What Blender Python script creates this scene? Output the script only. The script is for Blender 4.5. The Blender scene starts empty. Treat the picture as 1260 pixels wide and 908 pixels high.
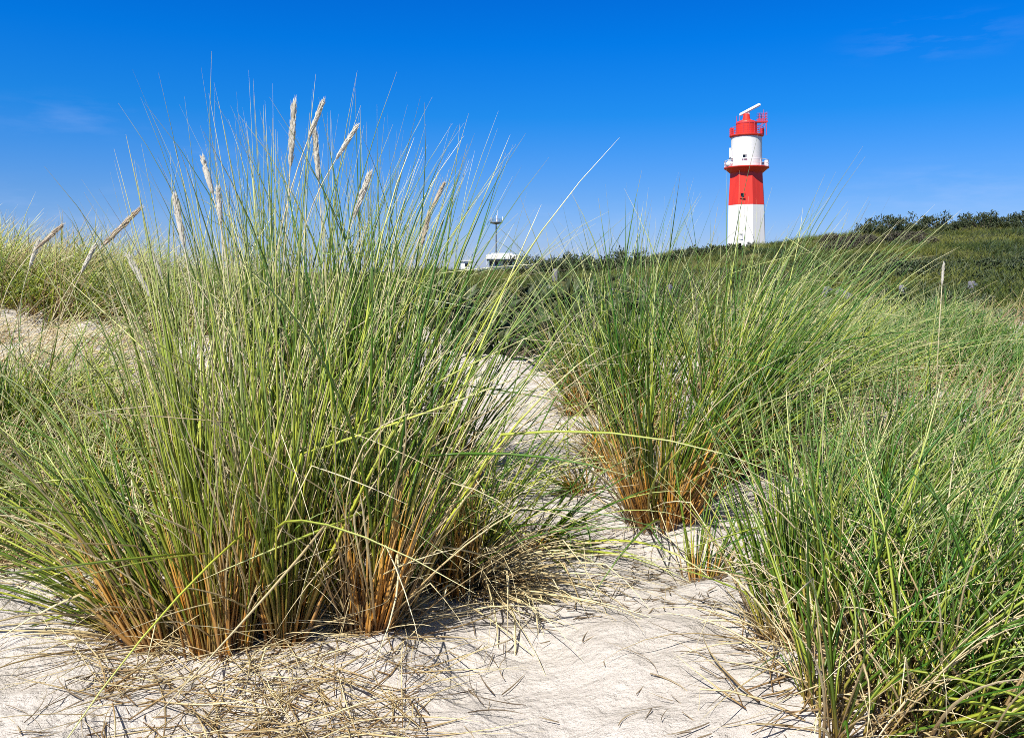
import bpy, bmesh, math
import numpy as np
from mathutils import Vector, Matrix

rng = np.random.default_rng(11)
scene = bpy.context.scene
COL = scene.collection

# ------------------------------------------------------------------ camera
F, CX, HY = 1040.0, 630.0, 335.0          # focal length, centre column, horizon row for a 1260 px wide picture
EYE = 0.75                                # eye height above the sand the photographer crouches on
cam = bpy.data.cameras.new('camera')
cam.sensor_width = 36.0
cam.lens = 36.0 * F / 1260.0
cam.shift_y = -(454.0 - HY) / 1260.0
cam.clip_start, cam.clip_end = 0.05, 20000.0
camo = bpy.data.objects.new('camera', cam)
camo.location = (0, 0, EYE)
camo.rotation_euler = (math.pi / 2, 0, 0)
COL.objects.link(camo)
scene.camera = camo

# ------------------------------------------------------------------ sky and sun
SUN_ELEV = math.radians(54)
SUN_AZ = math.radians(-145)               # clockwise from straight ahead: behind the camera, a little to its left
world = bpy.data.worlds.new('World')
scene.world = world
world.use_nodes = True
wn, wl = world.node_tree.nodes, world.node_tree.links
wn.clear()
w_out = wn.new('ShaderNodeOutputWorld')
w_bg = wn.new('ShaderNodeBackground')
w_bg.inputs['Strength'].default_value = 0.104
w_sky = wn.new('ShaderNodeTexSky')
w_sky.sky_type = 'NISHITA'
w_sky.sun_disc = False
w_sky.sun_elevation = SUN_ELEV
w_sky.sun_rotation = SUN_AZ
w_sky.altitude = 0
w_sky.air_density = 1.0
w_sky.dust_density = 0.2
w_sky.ozone_density = 1.0
# a polarised, deep blue low sky: filter the sky's colour by height above the horizon, neutral higher up
w_tc = wn.new('ShaderNodeTexCoord')
w_sep = wn.new('ShaderNodeSeparateXYZ')
wl.new(w_tc.outputs['Generated'], w_sep.inputs['Vector'])
w_tint = wn.new('ShaderNodeValToRGB')
_stops = [(0.0, (.36, .44, .82)), (.044, (.279, .417, .81)), (.089, (.192, .397, .80)), (.18, (.036, .393, .894)), (.26, (.0035, .383, 1.0)), (.33, (.003, .34, 1.0)), (.65, (.34, .35, .36))]
_el = w_tint.color_ramp.elements
_el[0].position, _el[0].color = 0.0, (*_stops[0][1], 1)
_el[1].position, _el[1].color = _stops[-1][0], (*_stops[-1][1], 1)
for _p, _c in _stops[1:-1]:
    _el.new(_p).color = (*_c, 1)
wl.new(w_sep.outputs['Z'], w_tint.inputs['Fac'])
w_hsv = wn.new('ShaderNodeMixRGB')
w_hsv.blend_type = 'MULTIPLY'
w_hsv.inputs['Fac'].default_value = 1.0
wl.new(w_sky.outputs['Color'], w_hsv.inputs['Color1'])
wl.new(w_tint.outputs['Color'], w_hsv.inputs['Color2'])
# thin cirrus wisps: streaky noise inside a few soft patches of the sky
w_map = wn.new('ShaderNodeMapping')
w_map.inputs['Scale'].default_value = (5.0, 5.0, 26.0)
w_map.inputs['Rotation'].default_value = (0, math.radians(5), 0)
w_noise = wn.new('ShaderNodeTexNoise')
w_noise.inputs['Scale'].default_value = 2.2
w_noise.inputs['Detail'].default_value = 8.0
w_noise.inputs['Roughness'].default_value = 0.6
wl.new(w_tc.outputs['Generated'], w_map.inputs['Vector'])
wl.new(w_map.outputs['Vector'], w_noise.inputs['Vector'])
w_ramp = wn.new('ShaderNodeMapRange')
w_ramp.inputs['From Min'].default_value = 0.45
w_ramp.inputs['From Max'].default_value = 0.78
wl.new(w_noise.outputs['Fac'], w_ramp.inputs['Value'])
_acc = None
for _px, _py, _r, _k in ((90, 148, .13, .15), (238, 182, .08, .14), (1150, 48, .12, .16), (1165, 238, .17, .30), (700, 290, .22, .25), (60, 260, .16, .3)):
    _d = Vector(((_px - CX) / F, 1.0, (HY - _py) / F)).normalized()
    _s = wn.new('ShaderNodeVectorMath'); _s.operation = 'SUBTRACT'
    _s.inputs[1].default_value = _d
    _m = wn.new('ShaderNodeVectorMath'); _m.operation = 'MULTIPLY'
    _m.inputs[1].default_value = (1, 1, 3.6)
    _l = wn.new('ShaderNodeVectorMath'); _l.operation = 'LENGTH'
    _f = wn.new('ShaderNodeMapRange'); _f.interpolation_type = 'SMOOTHSTEP'
    _f.inputs['From Min'].default_value, _f.inputs['From Max'].default_value = _r, 0.0
    _f.inputs['To Min'].default_value, _f.inputs['To Max'].default_value = 0.0, _k
    wl.new(w_tc.outputs['Generated'], _s.inputs[0]); wl.new(_s.outputs['Vector'], _m.inputs[0])
    wl.new(_m.outputs['Vector'], _l.inputs[0]); wl.new(_l.outputs['Value'], _f.inputs['Value'])
    if _acc is None: _acc = _f.outputs['Result']
    else:
        _a = wn.new('ShaderNodeMath'); _a.operation = 'MAXIMUM'
        wl.new(_acc, _a.inputs[0]); wl.new(_f.outputs['Result'], _a.inputs[1]); _acc = _a.outputs['Value']
w_fac = wn.new('ShaderNodeMath'); w_fac.operation = 'MULTIPLY'
wl.new(_acc, w_fac.inputs[0]); wl.new(w_ramp.outputs['Result'], w_fac.inputs[1])
w_mix = wn.new('ShaderNodeMixRGB')
w_mix.inputs['Color2'].default_value = (3.2, 4.2, 6.6, 1)
wl.new(w_fac.outputs['Value'], w_mix.inputs['Fac'])
wl.new(w_hsv.outputs['Color'], w_mix.inputs['Color1'])
wl.new(w_mix.outputs['Color'], w_bg.inputs['Color'])
wl.new(w_bg.outputs['Background'], w_out.inputs['Surface'])

sun = bpy.data.lights.new('sun', 'SUN')
sun.energy = 5.0
sun.angle = math.radians(0.5)
sun.color = (1.0, 0.95, 0.87)
suno = bpy.data.objects.new('sun', sun)
to_sun = Vector((math.sin(SUN_AZ) * math.cos(SUN_ELEV), math.cos(SUN_AZ) * math.cos(SUN_ELEV), math.sin(SUN_ELEV)))
suno.rotation_euler = to_sun.to_track_quat('Z', 'Y').to_euler()
suno.location = to_sun * 50
COL.objects.link(suno)

scene.view_settings.view_transform = 'Standard'
scene.view_settings.look = 'None'
scene.view_settings.gamma = 1.0
scene.view_settings.exposure = 0.58
scene.view_settings.use_curve_mapping = False
scene.cycles.filter_width = 0.9
scene.cycles.use_denoising = False
scene.cycles.max_bounces = 6
scene.cycles.diffuse_bounces = 3
scene.cycles.transmission_bounces = 4

# ------------------------------------------------------------------ helpers
def tag(o, label=None, cat=None, group=None, kind=None):
    if label: o['label'] = label
    if cat: o['category'] = cat
    if group: o['group'] = group
    if kind: o['kind'] = kind
    return o

def link(o, parent=None):
    COL.objects.link(o)
    if parent is not None:
        o.parent = parent
    return o

def empty(name, loc=(0, 0, 0)):
    o = bpy.data.objects.new(name, None)
    o.empty_display_size = 0.1
    o.location = loc
    return link(o)

def bm_obj(name, bm, mat, parent=None, smooth=False):
    me = bpy.data.meshes.new(name)
    bm.normal_update()
    bm.to_mesh(me)
    bm.free()
    if smooth:
        for p in me.polygons: p.use_smooth = True
    if mat: me.materials.append(mat)
    return link(bpy.data.objects.new(name, me), parent)

def np_mesh(name, V, quads, mat, attrs=None, smooth=True, parent=None, loc=None):
    me = bpy.data.meshes.new(name)
    nv, nq = len(V), len(quads)
    me.vertices.add(nv)
    me.vertices.foreach_set('co', np.ascontiguousarray(V, dtype=np.float32).ravel())
    me.loops.add(nq * 4)
    me.loops.foreach_set('vertex_index', np.ascontiguousarray(quads, dtype=np.int32).ravel())
    me.polygons.add(nq)
    me.polygons.foreach_set('loop_start', np.arange(0, nq * 4, 4, dtype=np.int32))
    me.polygons.foreach_set('loop_total', np.full(nq, 4, dtype=np.int32))
    me.update(calc_edges=True)
    me.polygons.foreach_set('use_smooth', np.full(nq, smooth, dtype=bool))
    for k, v in (attrs or {}).items():
        a = me.attributes.new(k, 'FLOAT', 'POINT')
        a.data.foreach_set('value', np.ascontiguousarray(v, dtype=np.float32))
    if mat: me.materials.append(mat)
    o = bpy.data.objects.new(name, me)
    if loc is not None: o.location = loc
    return link(o, parent)

def box(bm, c, s, rot=None):
    g = bmesh.ops.create_cube(bm, size=1.0)
    M = Matrix.Translation(c)
    if rot is not None: M = M @ rot
    M = M @ Matrix.Diagonal((s[0], s[1], s[2], 1))
    bmesh.ops.transform(bm, matrix=M, verts=g['verts'])

def tube(bm, a, b, r, n=6, r2=None):
    a, b = Vector(a), Vector(b)
    d = b - a
    g = bmesh.ops.create_cone(bm, cap_ends=True, segments=n, radius1=r, radius2=r if r2 is None else r2, depth=d.length)
    M = Matrix.Translation((a + b) / 2) @ d.to_track_quat('Z', 'Y').to_matrix().to_4x4()
    bmesh.ops.transform(bm, matrix=M, verts=g['verts'])

def lathe(bm, prof, n=32, phase=0.0, close=True):
    rings = []
    for r, z in prof:
        rings.append([bm.verts.new((r * math.sin(phase + 2 * math.pi * k / n), r * math.cos(phase + 2 * math.pi * k / n), z)) for k in range(n)])
    for i in range(len(rings) - 1):
        for k in range(n):
            bm.faces.new((rings[i][k], rings[i][(k + 1) % n], rings[i + 1][(k + 1) % n], rings[i + 1][k]))
    if close:
        bm.faces.new(rings[0][::-1])
        bm.faces.new(rings[-1])
    bmesh.ops.recalc_face_normals(bm, faces=bm.faces[:])

def ring(bm, R, z, r, n=24):
    for k in range(n):
        a0, a1 = 2 * math.pi * k / n, 2 * math.pi * (k + 1) / n
        tube(bm, (R * math.sin(a0), R * math.cos(a0), z), (R * math.sin(a1), R * math.cos(a1), z), r, 5)

# value noise
_T = rng.random((256, 256))
def vnoise(x, y):
    x = np.asarray(x, dtype=float); y = np.asarray(y, dtype=float)
    xi, yi = np.floor(x).astype(int), np.floor(y).astype(int)
    fx, fy = x - xi, y - yi
    fx, fy = fx * fx * (3 - 2 * fx), fy * fy * (3 - 2 * fy)
    g = lambda i, j: _T[i & 255, j & 255]
    return ((g(xi, yi) * (1 - fx) + g(xi + 1, yi) * fx) * (1 - fy) + (g(xi, yi + 1) * (1 - fx) + g(xi + 1, yi + 1) * fx) * fy) - 0.5

def sstep(a, b, x):
    t = np.clip((x - a) / (b - a), 0, 1)
    return t * t * (3 - 2 * t)

# ------------------------------------------------------------------ terrain shape
RP = [-300, -100, 100, 250, 400, 540, 620, 690, 800, 950, 1100, 1260, 1500]
RZ = [-.06, -.10, -.17, -.27, -.34, -.41, -.49, -.58, -.56, -.50, -.42, -.38, -.34]   # height of the near dune crest
RD = [5.5, 5.5, 5.5, 5.8, 6.2, 6.5, 5.7, 5.0, 5.0, 5.2, 5.5, 5.5, 5.5]                 # and how far away it lies
VP = [-300, 400, 690, 850, 1000, 1200, 1500]
V1 = [-1.2, -1.4, -1.55, -1.35, -1.1, -.90, -.8]      # hollow behind it, 12 m away
V2 = [-1.0, -1.2, -1.75, -1.4, -1.05, -.80, -.6]      # 22 m away
SP = [-400, 400, 560, 640, 700, 760, 850, 920, 1000, 1100, 1180, 1260, 1600]
SY = [338, 338, 337, 335, 330, 326, 314, 307, 296, 287, 284, 281, 268]                # skyline of the far dune, 60 m away

def terrain(x, y, detail=True):
    x = np.asarray(x, dtype=float); y = np.asarray(y, dtype=float)
    r = np.hypot(x, y)
    th = np.clip(np.arctan2(x, y), -0.82, 0.82)
    px = CX + F * np.tan(th)
    d = r * np.cos(th)
    R, D = np.interp(px, RP, RZ), np.interp(px, RP, RD)
    v1, v2 = np.interp(px, VP, V1), np.interp(px, VP, V2)
    s = (HY - np.interp(px, SP, SY)) / F * 60.0
    z0 = -0.75 + 0 * d
    z = z0 + (R - z0) * sstep(2.3, 1.0, 0) * 0
    up = sstep(2.2, 1.0, 0)
    t = np.clip((d - 2.2) / (D - 2.2), 0, 1)
    z = z0 + (R - z0) * (1 - (1 - t) ** 1.25 * (1 + 0.6 * t))
    z = np.where(d > D, R + (v1 - R) * sstep(0, 1, (d - D) / (12 - D)), z)
    z = np.where(d > 12, v1 + (v2 - v1) * (d - 12) / 10, z)
    t2 = np.clip((d - 22) / 38, 0, 1)
    z = np.where(d > 22, v2 + (s - v2) * (t2 ** 1.15 * (1.25 - 0.25 * t2)), z)
    z = np.where(d > 60, s + (-1.5 - s) * sstep(60, 130, d), z)
    if detail:
        near = np.clip((14 - d) / 8, 0, 1)
        z = z + near * (0.09 * vnoise(x * 1.3 + 7, y * 1.3) + 0.085 * vnoise(x * 4.1, y * 4.1 + 3) + 0.026 * vnoise(x * 11, y * 11) + 0.007 * vnoise(x * 31, y * 27))
        mid = np.clip((d - 12) / 10, 0, 1) * np.clip((110 - d) / 40, 0, 1)
        z = z + mid * (0.7 * vnoise(x * .16, y * .16 + 5) + 0.35 * vnoise(x * .5, y * .5))
    return z + EYE

_gd = np.geomspace(1.0, 90, 1400)
def ground_hit(px, py):
    "where the sight line through a picture point meets the sand"
    X, Z = (px - CX) / F * _gd, EYE + (HY - py) / F * _gd
    k = np.argmax(terrain(X, _gd, False) > Z)
    if k == 0: k = len(_gd) - 1
    return X[k], _gd[k]

# ------------------------------------------------------------------ materials
def new_mat(name):
    m = bpy.data.materials.new(name)
    m.use_nodes = True
    nt = m.node_tree
    b = nt.nodes['Principled BSDF']
    return m, nt.nodes, nt.links, b

def paint(name, col, rough=0.5, var=0.12, scale=3.0, streak=None, bump=0.0, spec=0.4, metal=0.0):
    m, n, l, b = new_mat(name)
    tc = n.new('ShaderNodeTexCoord')
    mp = n.new('ShaderNodeMapping')
    if streak: mp.inputs['Scale'].default_value = streak
    no = n.new('ShaderNodeTexNoise')
    no.inputs['Scale'].default_value = scale
    no.inputs['Detail'].default_value = 6
    mx = n.new('ShaderNodeMixRGB')
    mx.inputs['Color1'].default_value = (*[c * (1 - var) for c in col], 1)
    mx.inputs['Color2'].default_value = (*[min(1, c * (1 + var)) for c in col], 1)
    l.new(tc.outputs['Object'], mp.inputs['Vector'])
    l.new(mp.outputs['Vector'], no.inputs['Vector'])
    l.new(no.outputs['Fac'], mx.inputs['Fac'])
    l.new(mx.outputs['Color'], b.inputs['Base Color'])
    b.inputs['Roughness'].default_value = rough
    b.inputs['Metallic'].default_value = metal
    b.inputs['Specular IOR Level'].default_value = spec
    if bump:
        bp = n.new('ShaderNodeBump')
        bp.inputs['Strength'].default_value = bump
        l.new(no.outputs['Fac'], bp.inputs['Height'])
        l.new(bp.outputs['Normal'], b.inputs['Normal'])
    return m

def blade_mat(name, ramp_a, ramp_b, rough=0.38, spec=0.5, trans=0.22):
    "colour runs along the blade (t) and differs from blade to blade (rnd)"
    m, n, l, b = new_mat(name)
    at = n.new('ShaderNodeAttribute'); at.attribute_name = 't'
    ar = n.new('ShaderNodeAttribute'); ar.attribute_name = 'rnd'
    outs = []
    for rp in (ramp_a, ramp_b):
        cr = n.new('ShaderNodeValToRGB')
        el = cr.color_ramp.elements
        el[0].position, el[0].color = rp[0][0], (*rp[0][1], 1)
        el[1].position, el[1].color = rp[-1][0], (*rp[-1][1], 1)
        for p, c in rp[1:-1]:
            e = el.new(p); e.color = (*c, 1)
        l.new(at.outputs['Fac'], cr.inputs['Fac'])
        outs.append(cr.outputs['Color'])
    mx = n.new('ShaderNodeMixRGB')
    l.new(ar.outputs['Fac'], mx.inputs['Fac'])
    l.new(outs[0], mx.inputs['Color1']); l.new(outs[1], mx.inputs['Color2'])
    l.new(mx.outputs['Color'], b.inputs['Base Color'])
    b.inputs['Roughness'].default_value = rough
    b.inputs['Specular IOR Level'].default_value = spec
    tr = n.new('ShaderNodeBsdfTranslucent')
    l.new(mx.outputs['Color'], tr.inputs['Color'])
    ms = n.new('ShaderNodeMixShader')
    ms.inputs['Fac'].default_value = trans
    l.new(b.outputs['BSDF'], ms.inputs[1]); l.new(tr.outputs['BSDF'], ms.inputs[2])
    l.new(ms.outputs['Shader'], n['Material Output'].inputs['Surface'])
    return m

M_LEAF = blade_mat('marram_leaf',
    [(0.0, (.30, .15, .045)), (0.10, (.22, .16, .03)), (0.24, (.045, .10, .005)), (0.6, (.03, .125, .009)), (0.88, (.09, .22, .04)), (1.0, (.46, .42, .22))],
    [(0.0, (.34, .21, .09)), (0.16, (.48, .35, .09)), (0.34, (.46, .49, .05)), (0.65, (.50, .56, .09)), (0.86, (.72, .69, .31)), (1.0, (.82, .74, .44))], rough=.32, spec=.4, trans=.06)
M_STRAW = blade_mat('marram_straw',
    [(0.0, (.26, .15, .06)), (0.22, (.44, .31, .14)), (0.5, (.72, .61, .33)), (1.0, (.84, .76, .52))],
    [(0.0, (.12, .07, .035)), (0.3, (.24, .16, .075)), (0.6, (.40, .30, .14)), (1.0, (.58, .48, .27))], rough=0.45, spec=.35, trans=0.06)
M_SHEATH = blade_mat('marram_sheath',
    [(0.0, (.38, .14, .022)), (0.5, (.70, .32, .04)), (1.0, (.62, .40, .08))],
    [(0.0, (.20, .11, .05)), (0.5, (.48, .29, .10)), (1.0, (.48, .37, .16))], rough=0.45, trans=0.1)
M_LITTER = blade_mat('dead_straw',
    [(0.0, (.30, .23, .14)), (1.0, (.50, .42, .28))],
    [(0.0, (.10, .07, .045)), (1.0, (.22, .17, .11))], rough=0.7, spec=0.2, trans=0.0)
M_SEED = blade_mat('seed_spikelets',
    [(0.0, (.90, .86, .72)), (1.0, (.95, .93, .86))],
    [(0.0, (.66, .52, .36)), (1.0, (.84, .73, .56))], rough=0.6, spec=0.2, trans=0.5)
M_FAR = blade_mat('far_dune_grass',
    [(0.0, (.035, .05, .010)), (0.5, (.032, .06, .009)), (1.0, (.09, .13, .022))],
    [(0.0, (.12, .12, .03)), (0.5, (.16, .18, .028)), (1.0, (.32, .32, .08))], rough=.5, spec=.25, trans=.08)
M_SHRUB = blade_mat('dark_shrub_leaf',
    [(0.0, (.035, .06, .02)), (1.0, (.05, .085, .028))],
    [(0.0, (.06, .075, .03)), (1.0, (.085, .10, .04))], rough=0.5, trans=0.15)
M_HEATH = blade_mat('brown_heath_leaf',
    [(0.0, (.07, .055, .045)), (1.0, (.10, .08, .06))],
    [(0.0, (.055, .065, .03)), (1.0, (.10, .10, .05))], rough=0.6, trans=0.1)
M_TWIG = paint('twig_bark', (.10, .075, .055), .85)

def sand_mat():
    m, n, l, b = new_mat('dune_sand')
    tc = n.new('ShaderNodeTexCoord')
    def noise(s, d=5, r=.6):
        x = n.new('ShaderNodeTexNoise')
        x.inputs['Scale'].default_value = s; x.inputs['Detail'].default_value = d; x.inputs['Roughness'].default_value = r
        l.new(tc.outputs['Object'], x.inputs['Vector'])
        return x.outputs['Fac']
    def ramp(fac, p0, c0, p1, c1):
        x = n.new('ShaderNodeValToRGB')
        e = x.color_ramp.elements
        e[0].position, e[0].color, e[1].position, e[1].color = p0, (*c0, 1), p1, (*c1, 1)
        l.new(fac, x.inputs['Fac'])
        return x.outputs['Color']
    def mix(f, a, b_):
        x = n.new('ShaderNodeMixRGB')
        for s, v in (('Fac', f), ('Color1', a), ('Color2', b_)):
            if hasattr(v, 'links'): l.new(v, x.inputs[s])
            else: x.inputs[s].default_value = v
        return x.outputs['Color']
    big = ramp(noise(2.2), .3, (.50, .46, .42), .7, (.62, .58, .54))
    grain = ramp(noise(420, 2), .3, (.80, .79, .78), .72, (1.08, 1.08, 1.08))
    mul = n.new('ShaderNodeMixRGB'); mul.blend_type = 'MULTIPLY'; mul.inputs['Fac'].default_value = 1
    l.new(big, mul.inputs['Color1']); l.new(grain, mul.inputs['Color2'])
    speck = ramp(noise(95, 3, .7), .66, (0, 0, 0), .74, (.75, .75, .75))
    c1 = mix(speck, mul.outputs['Color'], (.26, .20, .15, 1))
    soil = ramp(noise(1.2, 6), .35, (.055, .06, .025), .7, (.16, .145, .06))
    av = n.new('ShaderNodeAttribute'); av.attribute_name = 'veg'
    c2 = mix(av.outputs['Fac'], c1, soil)
    l.new(c2, b.inputs['Base Color'])
    b.inputs['Roughness'].default_value = .95
    b.inputs['Specular IOR Level'].default_value = .15
    def bump(h, s, d, prev=None):
        x = n.new('ShaderNodeBump')
        x.inputs['Strength'].default_value = s; x.inputs['Distance'].default_value = d
        l.new(h, x.inputs['Height'])
        if prev is not None: l.new(prev, x.inputs['Normal'])
        return x.outputs['Normal']
    nb = bump(noise(26, 6, .62), .8, .03)
    nb = bump(noise(350, 3), .5, .003, nb)
    l.new(nb, b.inputs['Normal'])
    return m
M_SAND = sand_mat()

# ------------------------------------------------------------------ ground sheet
def build_ground():
    th = np.concatenate([np.linspace(-math.pi, -0.85, 40, endpoint=False), np.linspace(-0.85, 0.85, 560, endpoint=False), np.linspace(0.85, math.pi, 40, endpoint=False)])
    rr = np.concatenate([[0.02, .2, .5, .8], np.geomspace(1.0, 16, 300), np.geomspace(16.6, 6000, 150)])
    R, T = np.meshgrid(rr, th, indexing='ij')
    X, Y = R * np.sin(T), R * np.cos(T)
    Z = terrain(X, Y)
    nr, nt = R.shape
    V = np.stack([X, Y, Z], -1).reshape(-1, 3)
    i, j = np.meshgrid(np.arange(nr - 1), np.arange(nt), indexing='ij')
    j2 = (j + 1) % nt
    q = np.stack([i * nt + j, i * nt + j2, (i + 1) * nt + j2, (i + 1) * nt + j], -1).reshape(-1, 4)[:, ::-1]
    pxx = CX + F * np.tan(np.clip(T, -.82, .82))
    D = np.interp(pxx, RP, RD)
    veg = sstep(0.3, 2.0, R * np.cos(np.clip(T, -.82, .82)) - D + 1.2 * vnoise(X * 1.1, Y * 1.1))
    o = np_mesh('sand_ground', V, q, M_SAND, {'veg': veg.reshape(-1)})
    tag(o, kind='structure')
build_ground()

# ------------------------------------------------------------------ blades
def blade_geo(P, az, lean, bend, L, w, seg=7, daz=None, rnd=None, prof='leaf', thick=0.45, pw=1.6, kink=0.0):
    N = len(L)
    if daz is None: daz = rng.normal(0, .35, N)
    if rnd is None: rnd = rng.random(N)
    s = np.linspace(0, 1, seg + 1)
    sm = (s[:-1] + s[1:]) / 2
    kk = np.where(rng.random(N) < kink, rng.uniform(.5, 1.5, N), 0.0)      # some blades are snapped over
    kp = rng.uniform(.3, .8, N)
    def dirs(ss):
        le = lean[:, None] + bend[:, None] * ss[None] ** pw + kk[:, None] * (ss[None] > kp[:, None])
        a = az[:, None] + daz[:, None] * ss[None]
        return np.stack([np.sin(le) * np.sin(a), np.sin(le) * np.cos(a), np.cos(le)], -1)
    st = dirs(sm) * (L[:, None, None] / seg)
    pos = np.concatenate([P[:, None, :], P[:, None, :] + np.cumsum(st, 1)], 1)         # N, seg+1, 3
    dr = dirs(s)
    a = az[:, None] + daz[:, None] * s[None]
    side = np.stack([np.cos(a), -np.sin(a), 0 * a], -1)
    nrm = np.cross(side, dr)
    tw = rng.uniform(0, 2 * math.pi, N)[:, None] + rng.normal(0, .9, N)[:, None] * s[None]
    c, sn = np.cos(tw)[..., None], np.sin(tw)[..., None]
    side, nrm = side * c + nrm * sn, -side * sn + nrm * c
    if prof == 'leaf':
        wp = np.where(s < .12, .75 + .25 * s / .12, 1.0) * (1 - s ** 2.4 * .92)
    elif prof == 'even':
        wp = 1 - .35 * s
    else:
        wp = np.clip(np.sin(np.pi * np.clip(s * .94 + .05, 0, 1)), .08, 1)
    h = (w[:, None] * wp[None] * .5)[..., None]
    ringv = np.stack([pos - side * h, pos + side * h, pos + nrm * h * (2 * thick)], 2)    # N, seg+1, 3, 3
    V = ringv.reshape(-1, 3)
    n_, k_, e_ = np.meshgrid(np.arange(N), np.arange(seg), np.arange(3), indexing='ij')
    b0 = (n_ * (seg + 1) + k_) * 3
    e2 = (e_ + 1) % 3
    q = np.stack([b0 + e_, b0 + e2, b0 + 3 + e2, b0 + 3 + e_], -1).reshape(-1, 4)
    t = np.broadcast_to(s[None, :, None], (N, seg + 1, 3)).reshape(-1)
    rn = np.broadcast_to(rnd[:, None, None], (N, seg + 1, 3)).reshape(-1)
    return V, q, t, rn

def merge(gs):
    V, Q, T, R, off = [], [], [], [], 0
    for v, q, t, r in gs:
        V.append(v); Q.append(q + off); T.append(t); R.append(r); off += len(v)
    return np.concatenate(V), np.concatenate(Q), np.concatenate(T), np.concatenate(R)

def blade_obj(name, g, mat, parent=None, origin=None):
    V, q, t, r = g
    if origin is not None: V = V - np.asarray(origin)
    return np_mesh(name, V, q, mat, {'t': t, 'rnd': r}, True, parent)

def polar(v):
    return np.arctan2(v[:, 0], v[:, 1]), np.hypot(v[:, 0], v[:, 1])

def tuft_points(x, y, n, R, stems):
    "bases cluster into shoots, as marram does"
    a, r = rng.uniform(0, 2 * math.pi, stems), R * np.sqrt(rng.random(stems))
    sx, sy = r * np.cos(a), r * np.sin(a) * .8
    k = rng.integers(0, stems, n)
    ox, oy = sx[k] + rng.normal(0, .008, n), sy[k] + rng.normal(0, .008, n)
    P = np.stack([x + ox, y + oy, terrain(x + ox, y + oy) - .015], -1)
    return P, np.stack([ox, oy], -1) / R, k

def tussock(label, px, py, n, L, R=.09, tilt=(0, .03), fan=.2, out=.25, dry=.18, sheath=50, droop=.5, stems=13, w=.0066, dry_tilt=None, rnd=(0, 1), low=0, top=1.35, left=1.0, group='marram tussocks in the foreground', xy=None):
    x, y = ground_hit(px, py) if xy is None else xy
    o = np.array([x, y, float(terrain(x, y))])
    root = empty('marram_tussock', tuple(o))
    tag(root, label, 'marram grass', group)
    tilt = np.array(tilt)
    shoot0 = rng.normal(0, fan * .6, (stems, 2))
    def grow(m, Lm, lo, hi, wm, dr, tl, fn, kink, rn):
        P, off, k = tuft_points(x, y, m, R, stems)
        v = tl + out * off + shoot0[k] + rng.normal(0, fn * .75, (m, 2))
        v[:, 0] = np.where(v[:, 0] < 0, v[:, 0] * left, v[:, 0])
        az, le = polar(v)
        le = np.minimum(le, 1.25)
        ln = Lm * (lo + (hi - lo) * rng.random(m) ** top)
        be = np.abs(rng.normal(0, dr, m)) + .3 * le
        return blade_geo(P, az, le, be, ln, wm * rng.uniform(.5, 1.25, m), 9, rng.normal(0, .65, m), np.clip(rn[0] + (rn[1] - rn[0]) * np.where(rng.random(m) < .58, .22 * rng.random(m), rng.uniform(.3, 1, m)), 0, 1), kink=kink)
    nd = int(n * dry)
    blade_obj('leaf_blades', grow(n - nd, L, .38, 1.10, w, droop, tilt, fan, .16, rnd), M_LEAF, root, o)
    g = []
    if nd: g.append(grow(nd, L * .9, .25, 1.0, w * .8, droop * 1.4, tilt if dry_tilt is None else np.array(dry_tilt), fan * 2.1, .3, (0, 1)))
    if low:                                          # old blades sprawling round the foot
        P, off, k = tuft_points(x, y, low, R * 1.1, stems)
        az, le = polar(np.array(tilt) * .5 + off * .5 + rng.normal(0, .75, (low, 2)))
        g.append(blade_geo(P, az, np.clip(le, .5, 1.2), rng.uniform(.3, .95, low), rng.uniform(.12, .42, low), w * rng.uniform(.4, .8, low), 7, rng.normal(0, .6, low), rng.random(low), kink=.3))
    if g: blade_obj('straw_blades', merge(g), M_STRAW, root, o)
    if sheath:
        P, off, k = tuft_points(x, y - R * .55, sheath, R * .85, stems)
        az, le = polar(tilt * .6 + out * .9 * off + shoot0[k] * .6 + (0, -.04) + rng.normal(0, fan * .4, (sheath, 2)))
        blade_obj('stem_bases', blade_geo(P, az, np.minimum(le, .9), np.full(sheath, .06), .06 + min(1, L / .8) ** 1.5 * .31 * rng.random(sheath) ** 1.2, rng.uniform(.004, .0082, sheath), 4, None, None, 'leaf', .8), M_SHEATH, root, o)
    return root, o

def pt(px, py, d):
    return np.array([(px - CX) / F * d, d, EYE + (HY - py) / F * d])

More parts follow.
